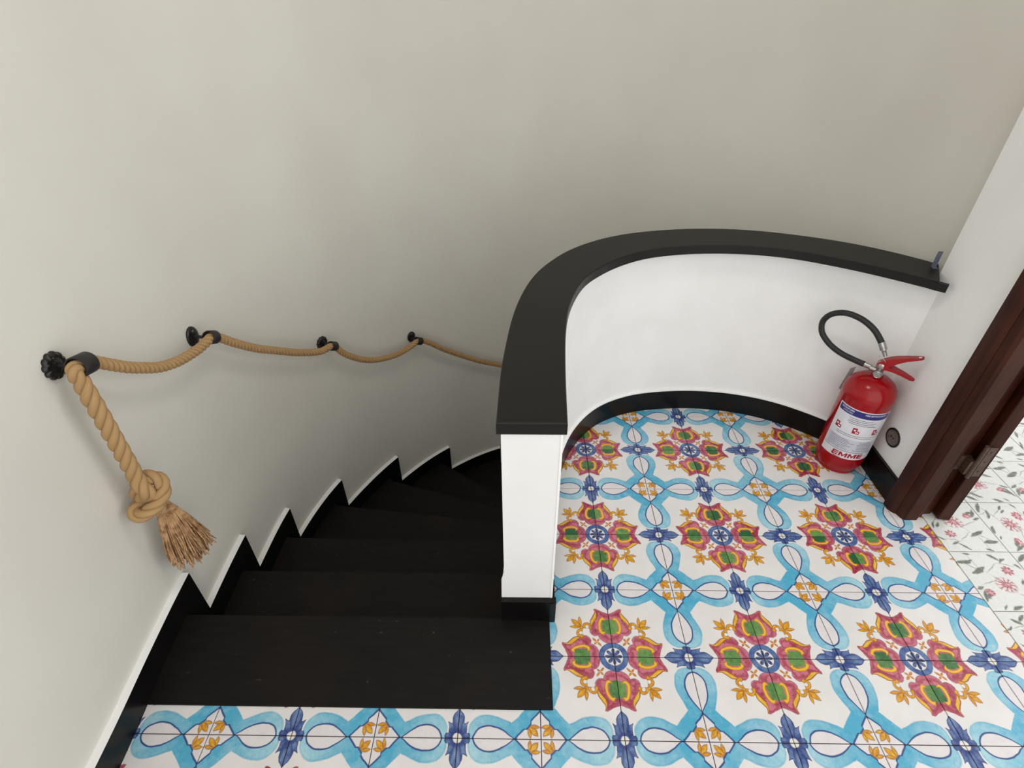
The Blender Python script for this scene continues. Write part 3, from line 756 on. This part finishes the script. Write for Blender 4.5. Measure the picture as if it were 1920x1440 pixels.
# hose with end fittings
HO = [(-.024,.4135),(-.040,.4145),(-.072,.416),(-.120,.422),(-.163,.438),(-.197,.465),(-.211,.494),(-.210,.522),(-.192,.549),(-.155,.566),(-.108,.563),(-.064,.543),(-.030,.510),(-.010,.480)]
hp = spline([rt*x + Vector((0, 0, z)) - tocam*(0.004 + 0.022*max(0, -x)/.2) for x, z in HO], 8)
mb = MB(); mb.tube(hp[10:-6], 0.0098, 14); part(mb, 'hose', m_rubber, smooth=60)
mb = MB(); mb.tube(hp[0:12], 0.0088, 14); mb.tube(hp[7:9], 0.0102, 14); part(mb, 'hose_fitting', m_chrome, smooth=40)
mb = MB(); mb.tube(hp[-9:-2], 0.0108, 14); mb.tube([hp[-2], hp[-1], hp[-1]+(hp[-1]-hp[-3])*1.6], [0.0075, 0.0065, 0.006], 12); part(mb, 'nozzle', m_chrome, smooth=40)
# inspection card hanging behind
mb = MB(); cb = -rt*0.078 - tocam*0.030
vsx = [cb + rt*.012 + Vector((0,0,.385)), cb - rt*.002 + Vector((0,0,.372)) , cb - rt*.010 + Vector((0,0,.282)), cb + rt*.008 + Vector((0,0,.276))]
mb.add([v_ + tocam*.0006 for v_ in vsx] + [v_ - tocam*.0006 for v_ in vsx], [(0,1,2,3), (7,6,5,4), (0,4,5,1), (1,5,6,2), (2,6,7,3), (3,7,4,0)]); part(mb, 'inspection_card', m_card)
# label wrapped round the cylinder: local s (arc, metres, + to the right) and z
A0 = math.atan2(tocam.y, tocam.x) + math.radians(18)
def cyl(s_, z, r): a = A0 + s_/RB; return Vector((r*math.cos(a), r*math.sin(a), z))
def patch(mb, s0, s1, za, zb, r, mi=0, nn=None):
    nn = nn or max(1, int((s1-s0)/0.006))
    b = [cyl(s0+(s1-s0)*i/nn, za, r) for i in range(nn+1)] + [cyl(s0+(s1-s0)*i/nn, zb, r) for i in range(nn+1)]
    mb.add(b, [(i, i+1, nn+2+i, nn+1+i) for i in range(nn)], mi)
LS, LZ0, LZ1 = 0.094, 0.082, 0.294
mb = MB(); patch(mb, -LS, LS, LZ0, LZ1, RB+.0004)
lab = part(mb, 'label', m_paper, smooth=60)
mb = MB(); patch(mb, -LS+.004, LS-.012, LZ1-.028, LZ1-.004, RB+.0007); part(mb, 'title_band', m_blueprint, lab, smooth=60)
mb = MB(); rg = random.Random(3)
for row, z in enumerate([.256, .249, .242, .235]):
    patch(mb, -.045 + (row % 2)*.004, .040 + rg.uniform(-.02, .02), z, z+.0022, RB+.0007)
for z in [.187, .180]: patch(mb, -.065, .060 + rg.uniform(-.01, .01), z, z+.002, RB+.0007)
for row, z in enumerate([.163, .157, .151, .145, .138, .131, .124]):
    patch(mb, -.080, -.01 + rg.uniform(-.01, .02), z, z+.0019, RB+.0009); patch(mb, .0+rg.uniform(.005, .02), .072+rg.uniform(-.02, 0), z, z+.0019, RB+.0009)
patch(mb, -LS+.002, LS-.012, .1135, .1158, RB+.0007)
part(mb, 'small_print', m_greyprint, lab, smooth=60)
mb = MB(); patch(mb, -LS+.003, LS-.014, .117, .169, RB+.0006); part(mb, 'grey_panel', m_greypanel, lab, smooth=60)
for s0 in (-.078, -.020, .044):
    mb = MB(); patch(mb, s0, s0+.022, .198, .222, RB+.0007)
    part(mb, 'class_pictogram', m_redprint, lab, smooth=60)
    mb = MB(); patch(mb, s0+.004, s0+.010, .209, .216, RB+.001); patch(mb, s0+.010, s0+.019, .202, .207, RB+.001); patch(mb, s0+.014, s0+.022, .211, .222, RB+.001)
    part(mb, 'pictogram_shape', m_paper, lab, smooth=60)
def lettering(txt, size, s0, z0, mat, r, sx=1.0, shear=0.0, bold=0.0, name='lettering'):
    cu = bpy.data.curves.new(name, 'FONT'); cu.body = txt; cu.size = size; cu.shear = shear; cu.offset = bold; cu.resolution_u = 3
    ob = bpy.data.objects.new(name, cu); sc.collection.objects.link(ob)
    dg = bpy.context.evaluated_depsgraph_get(); me = bpy.data.meshes.new_from_object(ob.evaluated_get(dg))
    bpy.data.objects.remove(ob); bpy.data.curves.remove(cu)
    for v_ in me.vertices: v_.co = cyl(s0 + v_.co.x*sx, z0 + v_.co.y, r)
    me.materials.clear(); me.materials.append(mat)
    o = bpy.data.objects.new(name, me); sc.collection.objects.link(o); o.parent = lab; return o
def block_letter(ch, s0, z0, w_, h_, t):
    sh = lambda x, y: cyl(s0 + x*w_ + y*h_*0.10, z0 + y*h_, RB+.0009)
    tx, ty = t/w_, t*0.8/h_
    if ch == 'E': Q = [[(0,0),(tx,0),(tx,1),(0,1)]] + [[(tx,y),(.55,y),(1,y),(1,y+ty),(.55,y+ty),(tx,y+ty)] for y in (0, .5-ty/2, 1-ty)]
    else: Q = [[(0,0),(tx,0),(tx,1),(0,1)], [(1-tx,0),(1,0),(1,1),(1-tx,1)], [(tx,1),(tx,.62),(.5,0),(.5,.42)], [(1-tx,1),(.5,.42),(.5,0),(1-tx,.62)]]
    mb = MB()
    for q_ in Q: mb.add([sh(*p_) for p_ in q_], [tuple(range(len(q_)))])
    part(mb, 'letter', m_redprint, lab)
for ch, s0, w_ in (('E', -.050, .019), ('M', -.028, .026), ('M', .001, .026), ('E', .030, .019)): block_letter(ch, s0, .0890, w_, .0195, .0058)
mb = MB(); nn = 14
for i in range(nn):
    t0, t1 = i/nn, (i+1)/nn
    f = lambda t: (-.058 + .030*t*t + .012*t, .106 - .022*math.sin(min(1, t*1.3)*PI/2), .0030*math.sin(PI*t)+.0004)
    a, b = f(t0), f(t1)
    mb.add([cyl(a[0], a[1]-a[2]*.5, RB+.0008), cyl(b[0], b[1]-b[2]*.5, RB+.0008), cyl(b[0], b[1]+b[2]*.5, RB+.0008), cyl(a[0], a[1]+a[2]*.5, RB+.0008)], [(0, 1, 2, 3)])
part(mb, 'emblem_swoosh', m_redprint, lab)
lettering('ESTINTORE', 0.0088, -.082, .2800, m_paper, RB+.001, 1.0, 0, 0.0002)
lettering('A POLVERE', 0.0070, -.074, .2710, m_paper, RB+.001, 1.0, 0, 0.0001)
lettering('FIRE EXTINGUISHER', 0.0080, -.004, .2800, m_paper, RB+.001, 0.98, 0, 0.0002)

# ------------------------------------------------------------------ round wall plug and metal clip
pl = tag(empty('wall_plug', (1.025, -0.332, 0.19)), 'round black wall socket cover low on the white pier by the extinguisher', 'socket')
S = Matrix((Vector((0, 1, 0)), Vector((0, 0, 1)), Vector((-1, 0, 0)))).transposed().to_4x4() @ Matrix.Diagonal((1.0, 1.0, 1, 1))
mb = MB(); mb.lathe([(0.0345, -.001), (0.0345, 0.003), (0.033, 0.0045), (0.030, 0.0045), (0.0285, 0.003), (0.0285, 0.0015)], 40, S); mb.build('rim', m_plugrim, pl, smooth=35)
mb = MB(); mb.lathe([(0.0278, 0.0015), (0.0278, 0.0035), (0.026, 0.0048), (0.018, 0.0042), (0.005, 0.0042)], 40, S); fc = mb.build('face', m_plug, pl, smooth=35)
mb = MB()
for dy in (-.007, .006): mb.lathe([(0.0028, 0.0040), (0.0028, 0.0052), (0.0012, 0.0052)], 12, S @ Matrix.Translation((dy, .002, 0)))
mb.lathe([(0.0016, 0.0040), (0.0016, 0.005), (0.0008, 0.005)], 10, S @ Matrix.Translation((-.001, -.008, 0)))
mb.build('pin_hole', m_plugrim, fc, smooth=35)
cl = tag(empty('metal_clip', (1.022, -0.152, 0.7345)), 'small blue-grey metal strip standing at the end of the black cap', 'metal clip')
mb = MB(); mb.box(-.0065, -.002, 0, .0065, .002, .052); mb.box(-.0065, -.012, 0, .0065, .002, .0025); mb.build('strip', m_clip, cl)
mb = MB(); mb.tube([(.005, -.003, .030), (.0075, -.005, .026), (.0065, -.006, .020), (.004, -.006, .016)], 0.0014, 8); mb.build('catch', m_chrome, cl)
